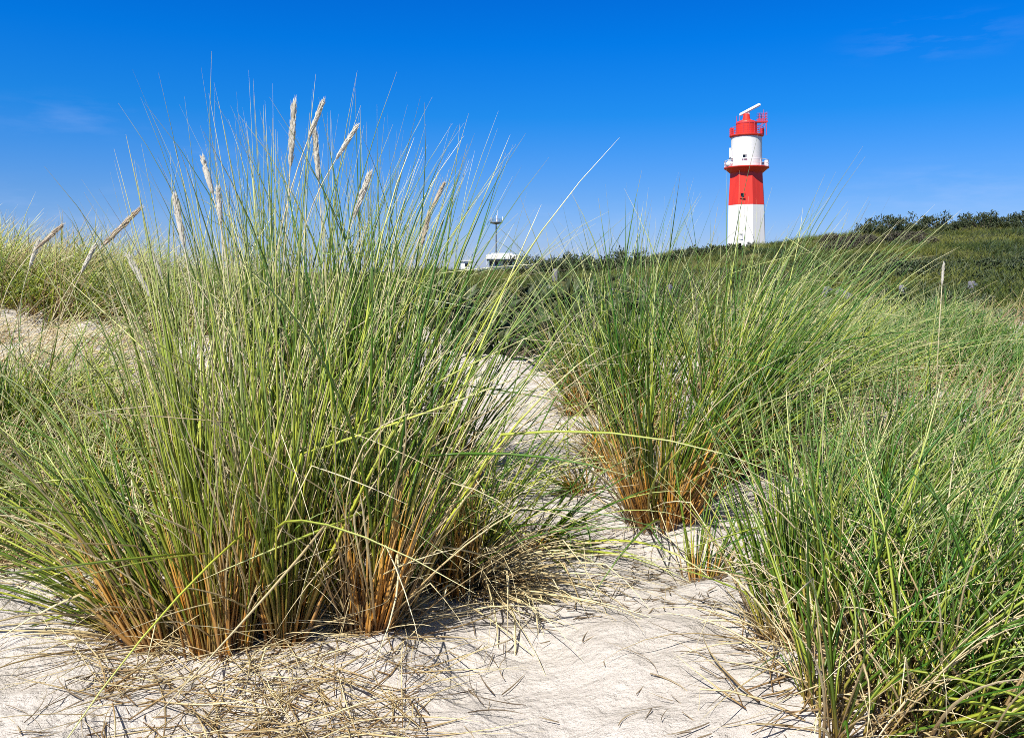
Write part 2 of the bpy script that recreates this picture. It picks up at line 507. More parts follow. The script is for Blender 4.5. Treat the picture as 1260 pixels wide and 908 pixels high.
def flower_stalk(root, o, tip, bot, d, base=None, rad=.0085, label=None, pale=(0, .5), d_base=None):
    "culm that rises out of the tussock and ends in a dense spike"
    T, B = pt(*tip, d), pt(*bot, d)
    if base is None: A = o + rng.normal(0, .03, 3) * (1, 1, 0)
    else: A = np.array([*base, float(terrain(*base))])
    ax = T - B
    hl = np.linalg.norm(ax); ax = ax / hl
    C = B - ax * np.linalg.norm(B - A) * .45                    # control point: the culm arrives in line with its spike
    s = np.linspace(0, 1, 15)[:, None]
    pos = (1 - s) ** 2 * A + 2 * s * (1 - s) * C + s ** 2 * B
    n = len(pos)
    dr = np.gradient(pos, axis=0); dr /= np.linalg.norm(dr, axis=1)[:, None]
    side = np.cross(dr, (0, 1, 0.01)); side /= np.linalg.norm(side, axis=1)[:, None]
    nr = np.cross(side, dr)
    an = np.arange(5) * 2 * math.pi / 5
    rr = np.linspace(.0022, .0014, n)[:, None, None]
    V = pos[:, None] + rr * (np.cos(an)[None, :, None] * side[:, None] + np.sin(an)[None, :, None] * nr[:, None])
    i, j = np.meshgrid(np.arange(n - 1), np.arange(5), indexing='ij')
    q = np.stack([i * 5 + j, i * 5 + (j + 1) % 5, (i + 1) * 5 + (j + 1) % 5, (i + 1) * 5 + j], -1).reshape(-1, 4)
    tt = np.repeat(np.linspace(.2, 1, n), 5)
    st = blade_obj('flower_stalk', (V.reshape(-1, 3) , q, tt, np.full(n * 5, .3)), M_STRAW, root, o)
    # spike: many spikelets pressed to the axis
    rad *= rng.uniform(.65, .95)
    m = 460
    u = rng.random(m) ** .9
    env = rad * np.clip(np.sin(np.pi * (.10 + .84 * u)) ** .7, .2, 1)
    az = rng.uniform(0, 2 * math.pi, m)
    q0 = Vector(ax).to_track_quat('Z', 'Y').to_matrix()
    Rm = np.array(q0)
    Pl = np.stack([env * .45 * np.sin(az), env * .45 * np.cos(az), u * hl * .9], -1)
    g = blade_geo(Pl, az, rng.uniform(.02, .24, m), np.full(m, -.05), hl * rng.uniform(.09, .24, m), rad * rng.uniform(.16, .36, m), 3, np.zeros(m), rng.uniform(*pale, m), 'spike', .7)
    core_s = np.linspace(0, 1, 9)
    pr = rad * .8 * np.clip(np.sin(np.pi * (.08 + .88 * core_s)), .12, 1)
    an = np.arange(7) * 2 * math.pi / 7
    CV = np.stack([pr[:, None] * np.cos(an), pr[:, None] * np.sin(an), np.broadcast_to((core_s * hl * .97)[:, None], (9, 7))], -1).reshape(-1, 3)
    i, j = np.meshgrid(np.arange(8), np.arange(7), indexing='ij')
    cq = np.stack([i * 7 + j, i * 7 + (j + 1) % 7, (i + 1) * 7 + (j + 1) % 7, (i + 1) * 7 + j], -1).reshape(-1, 4)
    V, q, t, r = merge([g, (CV, cq, np.full(63, .8), np.full(63, float(np.mean(pale))))])
    V = V @ Rm.T + B
    h = blade_obj('seed_head', (V, q, t, r), M_SEED, st, o)
    if label: h['label'] = label
    return st

# ------------------------------------------------------------------ lighthouse
M_WHITE = paint('white_tower_paint', (.78, .775, .76), .5, .07, 1.4, (1.5, 1.5, .18))
M_RED = paint('red_tower_paint', (.70, .04, .022), .45, .28, 1.5, (1.5, 1.5, .2))
M_RAIL = paint('red_rail_paint', (.62, .05, .06), .45, .1)
M_PALE = paint('pale_rail_paint', (.78, .79, .80), .45, .05)
M_GLASS = paint('dark_window_glass', (.012, .014, .018), .12, .2)
M_GREY = paint('radar_grey', (.58, .60, .62), .4, .06)
M_STEEL = paint('mast_steel', (.16, .18, .21), .5, .1)

def build_lighthouse():
    d = 124.0
    k = d / F
    x0 = (918.5 - CX) * k
    zt = lambda py: EYE + (HY - py) * k
    zb = float(terrain(x0, d)) - .3
    base = Vector((x0, d, zb))
    root = empty('lighthouse', base)
    tag(root, 'tall red and white banded lighthouse with radar bar on top, behind the dune', 'lighthouse')
    H = lambda py: zt(py) - zb
    yaw = math.atan2(x0, d)
    ph = math.pi / 8 + yaw + .06
    r8 = lambda w: w * k / 2 / math.cos(math.pi / 8)
    bm = bmesh.new(); lathe(bm, [(r8(46.5), 0), (r8(41.6), H(253))], 8, ph); bm_obj('lower_shaft', bm, M_WHITE, root)
    bm = bmesh.new(); lathe(bm, [(r8(41.6) + .015, H(253)), (r8(37.6), H(214))], 8, ph); bm_obj('red_band', bm, M_RED, root)
    # corbel under the main gallery with ribs
    bm = bmesh.new(); lathe(bm, [(37.4 * k / 2, H(216.5)), (39 * k / 2, H(213.5)), (50 * k / 2, H(208.6)), (54 * k / 2, H(207.6)), (54 * k / 2, H(206.6))], 32)
    bm_obj('gallery_deck', bm, M_RED, root)
    bm = bmesh.new(); lathe(bm, [(37 * k / 2, H(206.6)), (37 * k / 2, H(169.5))], 72); bm_obj('upper_shaft', bm, M_WHITE, root)
    # main gallery parapet: posts, rails and pale mesh panels
    g = bmesh.new()
    Rg = 52.5 * k / 2
    ring(g, Rg, H(198.5), .045, 32); ring(g, Rg, H(202.5), .03, 32); ring(g, Rg, H(205.6), .03, 32)
    for a in range(16):
        t = a / 16 * 2 * math.pi
        tube(g, (Rg * math.sin(t), Rg * math.cos(t), H(206.7)), (Rg * math.sin(t), Rg * math.cos(t), H(198.4)), .04, 6)
    rl = bm_obj('gallery_railing', g, M_PALE, root)
    p = bmesh.new()
    for a in range(32):
        if 8 <= a <= 11 or 20 <= a <= 25 or 12 <= a <= 19: continue
        t = (a + .5) / 32 * 2 * math.pi
        box(p, ((Rg - .02) * math.sin(t), (Rg - .02) * math.cos(t), H(202.4)), (Rg * .19, .02, 7.2 * k), Matrix.Rotation(-t, 4, 'Z'))
    bm_obj('railing_panel', p, M_PALE, rl)
    # radome on the left of the gallery and a white cabinet on the right
    bm = bmesh.new(); bmesh.ops.create_uvsphere(bm, u_segments=20, v_segments=12, radius=4.1 * k)
    bmesh.ops.translate(bm, verts=bm.verts, vec=(-23 * k, -8 * k, H(203.2)))
    bm_obj('radome', bm, M_PALE, root, True)
    bm = bmesh.new(); box(bm, (21.6 * k, -8.5 * k, H(202.3)), (3.6 * k, 4 * k, 7.8 * k)); bmesh.ops.bevel(bm, geom=bm.edges[:], offset=.06, segments=2, affect='EDGES')
    bm_obj('cabinet', bm, M_PALE, root)
    # side aerial on a bracket
    bm = bmesh.new()
    tube(bm, (-21 * k, -4 * k, H(195)), (-21 * k, -4 * k, H(183)), .17, 8)
    tube(bm, (-19.2 * k, -5 * k, H(196)), (-19.2 * k, -5 * k, H(186.5)), .13, 8)
    box(bm, (-19.6 * k, -3 * k, H(192)), (4 * k, .12, .12))
    sa = bm_obj('panel_antenna', bm, M_PALE, root)
    bm = bmesh.new(); box(bm, (-20.8 * k, -3.6 * k, H(195.6)), (2.0 * k, .5, .35)); bm_obj('antenna_bracket', bm, M_STEEL, sa)
    # windows: dark pane in a recess frame on the faces turned to the dunes
    def window(px, py, w, h, R, mat_f):
        dx = (px - 918.5) * k
        yy = -math.sqrt(max(R * R - dx * dx, .01))
        a = math.atan2(dx, -yy)
        rot = Matrix.Rotation(a, 4, 'Z')
        b1 = bmesh.new()
        c = Vector((dx, yy, H(py)))
        u = rot @ Vector((1, 0, 0)); nrm = rot @ Vector((0, -1, 0))
        for sx, sz, ww, hh in ((0, h / 2, w + .16, .09), (0, -h / 2, w + .22, .12), (w / 2, 0, .09, h), (-w / 2, 0, .09, h)):
            box(b1, c + u * sx + Vector((0, 0, sz)) + nrm * .06, (ww, .3, hh), rot)
        f = bm_obj('window', b1, mat_f, root)
        b2 = bmesh.new(); box(b2, c + nrm * .02, (w - .08, .1, h - .1), rot)
        bm_obj('window_pane', b2, M_GLASS, f)
    window(911.3, 194.8, .5, .52, 18.5 * k, M_WHITE)
    window(909.0, 242.5, .55, .72, 20.3 * k, M_RED)
    window(906.5, 291.5, .55, .72, 21.6 * k, M_WHITE)
    # upper gallery
    bm = bmesh.new(); lathe(bm, [(36.6 * k / 2, H(170.4)), (37.6 * k / 2, H(169.4)), (41 * k / 2, H(168.2)), (41 * k / 2, H(166.8))], 32); bm_obj('upper_gallery_deck', bm, M_RED, root)
    g = bmesh.new(); Ru = 40 * k / 2
    for pz in (158.0, 160.5, 163, 165.4): ring(g, Ru, H(pz), .028, 28)
    for a in range(28):
        t = a / 28 * 2 * math.pi
        tube(g, (Ru * math.sin(t), Ru * math.cos(t), H(167)), (Ru * math.sin(t), Ru * math.cos(t), H(157.8)), .03, 5)
    for sx in (-1, 1):
        box(g, (sx * 18.6 * k, -3 * k, H(162.6)), (.5, .1, 8.4 * k))
    bm_obj('upper_railing', g, M_RAIL, root)
    # lantern house and its stepped cap
    bm = bmesh.new(); lathe(bm, [(25 * k / 2, H(167)), (25 * k / 2, H(152)), (24 * k / 2, H(150.6)), (14 * k / 2, H(148.6)), (9.4 * k / 2, H(147.6)), (7.4 * k / 2, H(141.5)), (6 * k / 2, H(140.4))], 28)
    lh = bm_obj('lantern_house', bm, M_RED, root)
    bm = bmesh.new(); lathe(bm, [(25.5 * k / 2, H(153.4)), (25.7 * k / 2, H(152.4)), (25.5 * k / 2, H(151.6))], 28); bm_obj('cap_rim', bm, M_RAIL, lh)
    bm = bmesh.new()
    for s in (-1, 0, 1): box(bm, (s * 6.5 * k, -math.sqrt((12.5 * k) ** 2 - (6.5 * s * k) ** 2) - .02, H(159)), (.09, .06, 13 * k))
    bm_obj('lantern_rib', bm, M_RAIL, lh)
    # antenna platform to the right of the lantern
    g = bmesh.new()
    box(g, (18.5 * k, -1 * k, H(150.4)), (13 * k, 7 * k, .2))
    for px in (15, 19, 24):
        for sy in (-4, 2):
            tube(g, (px * k, sy * k, H(150.4)), (px * k, sy * k, H(138.5 if px == 24 else 141)), .04, 5)
    for pz in (140.5, 144, 147.2):
        for sy in (-4, 2): tube(g, (12.5 * k, sy * k, H(pz)), (24.6 * k, sy * k, H(pz)), .035, 5)
        tube(g, (24 * k, -4 * k, H(pz)), (24 * k, 2 * k, H(pz)), .035, 5)
    for px in (18, 23.2): tube(g, (px * k, -4 * k, H(150.4)), (px * k, -4 * k, H(167)), .05, 5)
    tube(g, (12 * k, -4 * k, H(158)), (23.2 * k, -4 * k, H(151)), .04, 5)
    tube(g, (18 * k, -4 * k, H(166)), (23.2 * k, -4 * k, H(152)), .03, 5)
    bm_obj('antenna_platform', g, M_RAIL, root)
    bm = bmesh.new()
    bm.free()
    for px, a, b in ((21.5, 150, 135), (17, 149, 137.5), (-8, 149, 143), (-12, 168, 143)):
        bm = bmesh.new(); tube(bm, (px * k, 1 * k, H(a)), (px * k, 1 * k, H(b)), .03, 5)
        bm_obj('whip_aerial', bm, M_RAIL, root)
    # radar scanner
    bm = bmesh.new(); tube(bm, (2 * k, 0, H(141)), (2.6 * k, 0, H(136.5)), .26, 10, .2)
    sc = bm_obj('radar_pedestal', bm, M_PALE, root)
    bm = bmesh.new()
    a, b = Vector((-8.0 * k, 2 * k, H(141.6))), Vector((15.4 * k, -6 * k, H(129.6)))
    dv = b - a
    M = Matrix.Translation((a + b) / 2) @ dv.to_track_quat('X', 'Z').to_matrix().to_4x4() @ Matrix.Diagonal((dv.length, .42, .42, 1))
    gg = bmesh.ops.create_cube(bm, size=1.0); bmesh.ops.transform(bm, matrix=M, verts=gg['verts'])
    bmesh.ops.bevel(bm, geom=bm.edges[:], offset=.1, segments=3, affect='EDGES')
    bm_obj('radar_bar', bm, M_PALE, root)
build_lighthouse()

# ------------------------------------------------------------------ pavilion and antenna mast far off
def build_pavilion():
    d = 200.0; k = d / F
    x0 = (618.5 - CX) * k
    zb = float(terrain(x0, d)) - .2
    H = lambda py: EYE + (HY - py) * k - zb
    root = empty('pavilion', (x0, d, zb))
    tag(root, 'low white flat-roofed building peeking over the dune below the antenna mast', 'building')
    bm = bmesh.new(); box(bm, (1 * k, 3.5, H(321) / 2), (36 * k, 6, H(321))); bm_obj('wall', bm, M_PALE, root)
    bm = bmesh.new(); box(bm, (0, 3, (H(313.6) + H(319.4)) / 2), (40.5 * k, 8, H(313.6) - H(319.4))); bmesh.ops.bevel(bm, geom=bm.edges[:], offset=.12, segments=2, affect='EDGES')
    rf = bm_obj('roof', bm, M_WHITE, root)
    bm = bmesh.new(); box(bm, (-1 * k, 3.4, H(312.6)), (26 * k, 5, .5)); bm_obj('roof_upstand', bm, M_GREY, rf)
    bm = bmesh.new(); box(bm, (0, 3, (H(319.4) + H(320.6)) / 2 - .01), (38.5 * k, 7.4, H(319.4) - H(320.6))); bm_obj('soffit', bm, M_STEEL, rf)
    for cx, w in ((-14, 4.5), (-7.5, 4.5), (3, 5), (9.6, 5)):
        b = bmesh.new()
        for sx in (-1, 1): box(b, ((cx + sx * w / 2) * k, .46, H(324.4)), (.12, .12, 6.2 * k))
        for sz in (321.4, 327.5): box(b, (cx * k, .46, H(sz)), (w * k, .12, .12))
        f = bm_obj('window', b, M_WHITE, root)
        b = bmesh.new(); box(b, (cx * k, .47, H(324.4)), ((w - .4) * k, .1, 5.6 * k)); bm_obj('window_pane', b, M_GLASS, f)
    for cx in (-19, 19):
        b = bmesh.new(); tube(b, (cx * k, -.4, H(333)), (cx * k, -.4, H(319.6)), .12, 8); bm_obj('roof_post', b, M_PALE, root)
    # annexe to the left
    x1 = (572.5 - CX) * k
    r2 = empty('annexe', (x1, d + 4, zb))
    tag(r2, 'small pale annexe half hidden by grass left of the white flat-roofed building', 'building')
    bm = bmesh.new(); box(bm, (0, 2, H(321.5) / 2), (13 * k, 4, H(321.5))); bm_obj('wall', bm, M_PALE, r2)
    bm = bmesh.new(); box(bm, (0, 2, H(321.5) + .17), (15 * k, 4.6, .3)); bm_obj('roof', bm, M_GREY, r2)
    b = bmesh.new(); box(b, (1 * k, -.02, H(326)), (5 * k, .08, 4 * k)); bm_obj('window', b, M_GLASS, r2)

def build_mast():
    d = 232.0; k = d / F
    x0 = (610.5 - CX) * k
    zb = float(terrain(x0, d)) - .2
    H = lambda py: EYE + (HY - py) * k - zb
    root = empty('antenna_mast', (x0, d, zb))
    tag(root, 'slim dark antenna mast with a round platform rising behind the white building', 'mast')
    bm = bmesh.new(); tube(bm, (0, 0, 0), (0, 0, H(274)), .26, 10, .17); bm_obj('pole', bm, M_STEEL, root)
    bm = bmesh.new(); lathe(bm, [(.3, H(276.2)), (1.5, H(275.2)), (1.75, H(274.3)), (1.75, H(273.4))], 20); bm_obj('platform', bm, M_STEEL, root)
    g = bmesh.new()
    ring(g, 1.72, H(270), .035, 16); ring(g, 1.72, H(271.8), .03, 16)
    for a in range(12):
        t = a / 12 * 2 * math.pi
        tube(g, (1.72 * math.sin(t), 1.72 * math.cos(t), H(273.6)), (1.72 * math.sin(t), 1.72 * math.cos(t), H(270)), .03, 5)
    bm_obj('railing', g, M_STEEL, root)
    for sx, y0, y1, r in ((-1.35, 273, 267.8, .14), (1.8, 273, 267, .14), (.35, 274, 258, .06), (.2, 274, 265.5, .22)):
        b = bmesh.new(); tube(b, (sx, -.6 if abs(sx) > 1 else 0, H(y0)), (sx, -.6 if abs(sx) > 1 else 0, H(y1)), r, 8); bm_obj('antenna', b, M_PALE, root)
build_pavilion()
build_mast()

# ------------------------------------------------------------------ fence remains in the hollow
M_POST = paint('weathered_wood', (.20, .19, .215), .85, .35, 6.0, (6, 6, .6), .5)
CLEAR = []
def post(label, px, py_top, hpx, wpx, lean=(0, 0)):
    x, d = ground_hit(px, py_top + hpx)
    w = wpx * d / F
    CLEAR.append((px, d))
    zg = float(terrain(x, d)) - .15
    zt = EYE + (HY - py_top) / F * d
    zt = max(zt, zg + .45)
    bm = bmesh.new()
    prof = [(w * .5, 0), (w * .52, (zt - zg) * .5), (w * .47, (zt - zg) * .93), (w * .36, (zt - zg))]
    lathe(bm, prof, 10)
    for v in bm.verts:
        f = 1 + .14 * math.sin(3 * math.atan2(v.co.y, v.co.x) + px) + .05 * math.sin(v.co.z * 30 + px)
        v.co.x *= f; v.co.y *= f
        v.co.x += lean[0] * v.co.z; v.co.y += lean[1] * v.co.z
    root = empty('fence_post', (x, d, zg))
    tag(root, label, 'fence post', 'weathered posts along the foot of the far dune')
    bm_obj('stake', bm, M_POST, root)
    b = bmesh.new()
    zz = (zt - zg) * .8
    for i in range(2):
        tube(b, (lean[0] * zz - w * .62, -w * .3, zz - i * .02), (lean[0] * zz + w * .62, -w * .5, zz + .015 - i * .02), .008, 5)
    bm_obj('wire_loop', b, M_STEEL, root)
post('weathered grey fence post on far slope, the one nearest the right edge', 1195, 349.5, 24, 8, (.03, 0))
post('slimmer grey fence post on far slope, second from the right edge', 1110, 353, 22, 6.8, (-.03, 0))
post('grey post stub beside the leaning plank on the far slope', 1012, 366, 14, 8, (.35, 0))
post('weathered post in the hollow above the middle tussock, below the lighthouse', 823, 356, 17, 7, (.05, 0))
post('weathered post in the hollow above the middle tussock, farther left of the lighthouse', 755, 355, 17, 7, (-.08, 0))
post('grey post at the foot of dark bushes right of the white building', 683, 331, 15, 7, (.02, 0))
def plank():
    d = 21.0
    a, b = pt(1030, 358, d), pt(1066, 378, d - .3)
    mid = (a + b) / 2
    zg = float(terrain(mid[0], mid[1]))
    root = empty('leaning_plank', (mid[0], mid[1], mid[2]))
    tag(root, 'bleached grey plank leaning slantwise in grass on the far slope', 'plank')
    bm = bmesh.new()
    A, B = Vector(a - mid), Vector(b - mid)
    dv = B - A
    M = dv.to_track_quat('X', 'Z').to_matrix().to_4x4()
    box(bm, (0, 0, 0), (1, 1, 1))
    bmesh.ops.transform(bm, matrix=M @ Matrix.Diagonal((dv.length, .06, .2, 1)), verts=bm.verts)
    bmesh.ops.bevel(bm, geom=bm.edges[:], offset=.012, segments=1, affect='EDGES')
    bm_obj('board', bm, M_POST, root)
    bm = bmesh.new(); tube(bm, (-.1, .06, -.75), (-.06, .08, .12), .05, 8); bm_obj('prop_stake', bm, M_POST, root)
plank()

# ------------------------------------------------------------------ shrubs on the far dune
def shrub(label, group, px, d, h, w, mat, seed):
    r = np.random.default_rng(seed)
    x = (px - CX) / F * d
    zg = float(terrain(x, d)) - .05
    root = empty('shrub', (x, d, zg))
    tag(root, label, 'shrub', group)
    n = 460
    nb = 9
    cx, cy, cz = r.normal(0, w * .3, nb), r.normal(0, w * .25, nb), r.uniform(.3, .8, nb) * h
    br = r.uniform(.16, .3, nb) * (w + h) * .5
    k = r.integers(0, nb, n)
    v = r.normal(0, 1, (n, 3)); v /= np.linalg.norm(v, axis=1)[:, None]
    P = np.stack([cx[k], cy[k], cz[k]], -1) + v * (br[k] * r.uniform(.5, 1.05, n))[:, None]
    P[:, 2] = np.maximum(P[:, 2], .02)
    az, le = r.uniform(0, 6.28, n), r.uniform(.1, 1.3, n)
    g = blade_geo(P, az, le, np.full(n, .4), r.uniform(.12, .3, n) * h ** .5, r.uniform(.045, .1, n), 2, np.zeros(n), r.random(n), 'spike', .2)
    blade_obj('foliage', g, mat, root)
    bm = bmesh.new()
    for i in range(nb):
        tube(bm, (cx[i] * .15, cy[i] * .15, 0), (cx[i], cy[i], cz[i]), .03, 5, .012)
    bm_obj('stems', bm, M_TWIG, root)
S = 0
for i in range(42):
    px = 1070 + i * 6.2 + rng.normal(0, 4)
    S += 1
    hh = rng.uniform(.45, 1.1) * (1.35 if i % 9 in (3, 4) else .8)
    shrub('dark low shrub on the skyline of the far dune right of the lighthouse', 'shrubs along the skyline right of the lighthouse', px, rng.uniform(57, 61), hh, hh * 1.6, M_SHRUB, S)
for i in range(36):
    px = 648 + i * 7.4 + rng.normal(0, 4)
    S += 1
    hh = rng.uniform(.5, 1.0) * (1.35 if px < 780 else .8)
    shrub('dark green bush on the dune crest between white building and lighthouse', 'bushes between the white building and the lighthouse', px, rng.uniform(50, 60), hh, hh * 2.0, M_SHRUB, S)
for i in range(22):
    S += 1
    px = rng.uniform(1020, 1150)
    shrub('brownish heath shrub on upper face of the far dune right of the lighthouse', 'heath shrubs on the face of the far dune', px, rng.uniform(44, 55), rng.uniform(.4, .6), rng.uniform(.9, 1.5), M_HEATH, S)
for i in range(22):
    S += 1
    px, py = rng.uniform(560, 770), rng.uniform(368, 432)
    _, dd = ground_hit(px, py)
    shrub('dark bush in the hollow behind the sandy path', 'bushes in the hollow behind the sandy path', px, dd, rng.uniform(.25, .5), rng.uniform(.9, 1.6), M_SHRUB, S)
for i in range(34):
    S += 1
    px, py = rng.uniform(1030, 1290), (rng.uniform(332, 362) if i % 2 else rng.uniform(380, 425))
    _, dd = ground_hit(px, py)
    shrub('dark green bush on the slope around the grey fence posts', 'bushes around the fence posts', px, max(dd, 9), rng.uniform(.3, .5) if i % 2 else .22, rng.uniform(.9, 1.6), M_SHRUB, S)

# ------------------------------------------------------------------ continuous grass cover (nobody could count it)
def cover(name, label, n_tufts, per, px_rng, d_rng, L, w, tilt, fan, mat, seg=5, R=.06, keep=None, rnd=(0, 1), droop=.5, dpow=1.0, patch_s=.28):
    u = rng.random(n_tufts * 3)
    d = d_rng[0] + (d_rng[1] - d_rng[0]) * u ** dpow
    px = rng.uniform(*px_rng, n_tufts * 3)
    x = (px - CX) / F * d
    ok = np.ones(len(d), bool) if keep is None else keep(px, d, x)
    sel = np.nonzero(ok)[0][:n_tufts]
    x, d = x[sel], d[sel]
    m = len(x)
    x, y = np.repeat(x, per), np.repeat(d, per)
    N = m * per
    off = rng.normal(0, 1, (N, 2))
    x2, y2 = x + off[:, 0] * R, y + off[:, 1] * R
    P = np.stack([x2, y2, terrain(x2, y2) - .02], -1)
    tv = np.repeat(rng.normal(0, fan * .6, (m, 2)), per, 0)
    az, le = polar(np.array(tilt) + tv + off * .12 + rng.normal(0, fan * .7, (N, 2)))
    le = np.minimum(le, 1.3)
    tl = np.repeat(rng.uniform(.65, 1.15, m), per)
    tr = np.repeat(np.clip(rnd[0] + (rnd[1] - rnd[0]) * (.5 + 1.3 * vnoise(x[::per] * patch_s + 9, y[::per] * patch_s) + .8 * vnoise(x[::per] * patch_s * 3.3, y[::per] * patch_s * 3.3 + 4)), rnd[0], rnd[1]), per)
    g = blade_geo(P, az, le, np.abs(rng.normal(0, droop, N)) + .3 * le, L * tl * rng.uniform(.45, 1.1, N), w * rng.uniform(.6, 1.2, N), seg, None, np.clip(tr + rng.normal(0, .2, N), 0, 1))
    o = blade_obj(name, g, mat)
    tag(o, label, 'grass', kind='stuff')
    return o

def off_posts(p, d, x):
    ok = ~((p > 560) & (p < 652) & (d > 24))
    for cp, cd in CLEAR: ok &= ~((abs(p - cp) < 16) & (d < cd + .4) & (d > cd - 7))
    return ok

def patch(px, d, x, s=.35, th=-.05):
    return vnoise(x * s + 30, d * s + 11) > th

cover('far_dune_grass', 'olive and straw coloured grass covering the far dune', 9500, 13, (500, 1420), (9, 64), .5, .026, (.10, 0), .5, M_FAR, 3, .16, dpow=.85, keep=lambda p, d, x: off_posts(p, d, x) | ((p > 560) & (p < 652)))
cover('hill_scrub', 'dark low scrub growing in patches over the far dune', 2600, 34, (540, 1420), (15, 62), .42, .05, (.05, 0), .8, M_SHRUB, 2, .30, keep=lambda p, d, x: (vnoise(x * .13 + 3, d * .10 + 8) + .5 * vnoise(x * .45, d * .3) > np.where(p > 1000, -.07, -.16)) & off_posts(p, d, x), dpow=.8)
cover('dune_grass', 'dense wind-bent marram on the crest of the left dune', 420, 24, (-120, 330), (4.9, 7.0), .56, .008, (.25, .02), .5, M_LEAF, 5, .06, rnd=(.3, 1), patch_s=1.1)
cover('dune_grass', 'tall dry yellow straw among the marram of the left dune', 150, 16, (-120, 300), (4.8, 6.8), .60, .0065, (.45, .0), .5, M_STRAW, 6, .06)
cover('dune_grass', 'bleached dead grass combed flat over the left sand slope', 90, 13, (-120, 230), (2.9, 5.0), .34, .0055, (.80, .30), .34, M_STRAW, 5, .06, patch_s=1.1, keep=lambda p, d, x: vnoise(x * 2.1 + 5, d * 2.1) > .0)
cover('dune_grass', 'tangle of straw and green blades at the left edge below the bleached slope', 170, 22, (-140, 175), (2.15, 3.5), .34, .0065, (.10, -.05), .6, M_LEAF, 6, .05, rnd=(.1, 1), patch_s=2.0)
cover('dune_grass', 'dead straw tangle at the left edge below the bleached slope', 170, 20, (-140, 185), (2.1, 3.3), .30, .0055, (.2, -.05), .9, M_STRAW, 6, .05)
cover('dune_grass', 'thick marram on the right rise between the middle tussock and the far dune', 400, 22, (900, 1460), (3.6, 6.0), .36, .0075, (.40, .05), .42, M_LEAF, 6, .06, rnd=(0, 1), patch_s=1.2, keep=lambda p, d, x: (vnoise(x * 1.3 + 3, d * 1.3) > -.02) & ~((p < 1040) & (d < 4.3)))
cover('dune_grass', 'dry straw among the marram on the right rise', 260, 14, (900, 1460), (2.9, 5.6), .38, .005, (.65, .1), .5, M_STRAW, 5, .07)
cover('dune_grass', 'sparse marram along the crest behind the sandy path', 90, 16, (250, 900), (5.2, 7.6), .45, .008, (.25, 0), .4, M_LEAF, 5, .06, rnd=(0, 1), patch_s=1.2, keep=lambda p, d, x: ((p < 500) | (p > 760)) & (d > np.interp(p, RP, RD) - .3) | (d > np.interp(p, RP, RD) + .6))

# loose straw and rootlets lying on the sand
def litter(label, n, px_rng, py_rng, L, w, mat, rn=(0, 1), az_c=None, lift=.006, dens=None):
    px, py = rng.uniform(*px_rng, n * 2), rng.uniform(*py_rng, n * 2)
    d = .75 * F / (py - HY)
    x = (px - CX) / F * d
    if dens is not None:
        s = np.nonzero(rng.random(n * 2) < dens(px, py))[0][:n]
        x, d = x[s], d[s]
    else: x, d = x[:n], d[:n]
    n = len(x)
    P = np.stack([x, d, terrain(x, d) + lift], -1)
    az = rng.uniform(0, 2 * math.pi, n) if az_c is None else rng.normal(az_c[0], az_c[1], n)
    g = blade_geo(P, az, rng.normal(1.50, .10, n), rng.normal(.06, .08, n), L * rng.uniform(.25, 1.2, n), w * rng.uniform(.5, 1.2, n), 5, rng.normal(0, .6, n), rng.uniform(*rn, n), 'leaf', .6)
    tag(blade_obj('straw_litter', g, mat), label, 'litter', kind='stuff')
litter('scattered dead straw and rootlets lying on the pale sand', 620, (-60, 1320), (470, 960), .13, .0028, M_LITTER, (0, 1), dens=lambda p, y: .35 + .65 * (vnoise(p * .013, y * .013) > 0))
litter('tangle of pale straw lying around the left tussocks', 800, (120, 520), (690, 940), .26, .0032, M_STRAW, (0, 1))
litter('dark and pale straw tangle on the sand at the left edge', 700, (-80, 190), (500, 720), .30, .0045, M_STRAW, (0, 1), az_c=(.9, .8), lift=.03)
litter('combed straw lying under the right tussocks', 750, (910, 1330), (600, 950), .30, .0034, M_STRAW, (0, 1), az_c=(1.2, .7))
litter('dark root crumbs on sand below the middle tussock', 420, (640, 950), (590, 760), .05, .0035, M_LITTER, (.6, 1))

# ------------------------------------------------------------------ foreground tussocks
# the big left clump
T = {}
T['a'] = tussock('marram tussock at left splaying long green blades low towards the left edge', 205, 772, 190, .80, .07, (-.52, .08), 0.22, 0.25, 0.3, 40, .45, low=50, rnd=(.1, 1))
T['b'] = tussock('upright front marram tussock with ragged orange-brown stems, left of the dark hollow', 278, 785, 270, .98, .065, (-0.05, 0.06), 0.14, 0.15, 0.42, 80, .25, 9, low=40, rnd=(.3, 1), left=.5)
T['c'] = tussock('narrow front marram tussock with bundled brown stems, right of the dark hollow', 352, 782, 202, 1.02, .032, (.0, .06), .16, .2, 0.42, 60, .25, 5, low=20, rnd=(.2, 1), left=.5)
T['d'] = tussock('front marram tussock with bright orange stem bases fanning upward, bare sand on its left', 458, 768, 240, 1.08, .06, (.05, .06), 0.16, 0.25, 0.4, 110, .3, 9, low=30, left=.6)
T['e'] = tussock('marram tussock trailing pale straw down to the right over bare sand', 560, 705, 260, 0.72, 0.07, (0.1, 0.04), .32, .3, 0.68, 70, .6, dry_tilt=(.8, -.55), low=110)
T['f'] = tussock('marram tussock at left behind the splayed one, with two cream seed heads leaning left', 248, 665, 280, 1.0, .09, (-0.06, 0.04), 0.15, 0.12, 0.42, 40, .3, low=40, rnd=(.25, 1), left=.35)
T['g'] = tussock('tallest marram tussock in the left clump, with thick cream seed heads on top', 335, 640, 460, 1.24, .11, (-0.02, 0.04), 0.13, 0.12, 0.38, 50, .22, low=60, top=.95, rnd=(.1, .95), left=.4)
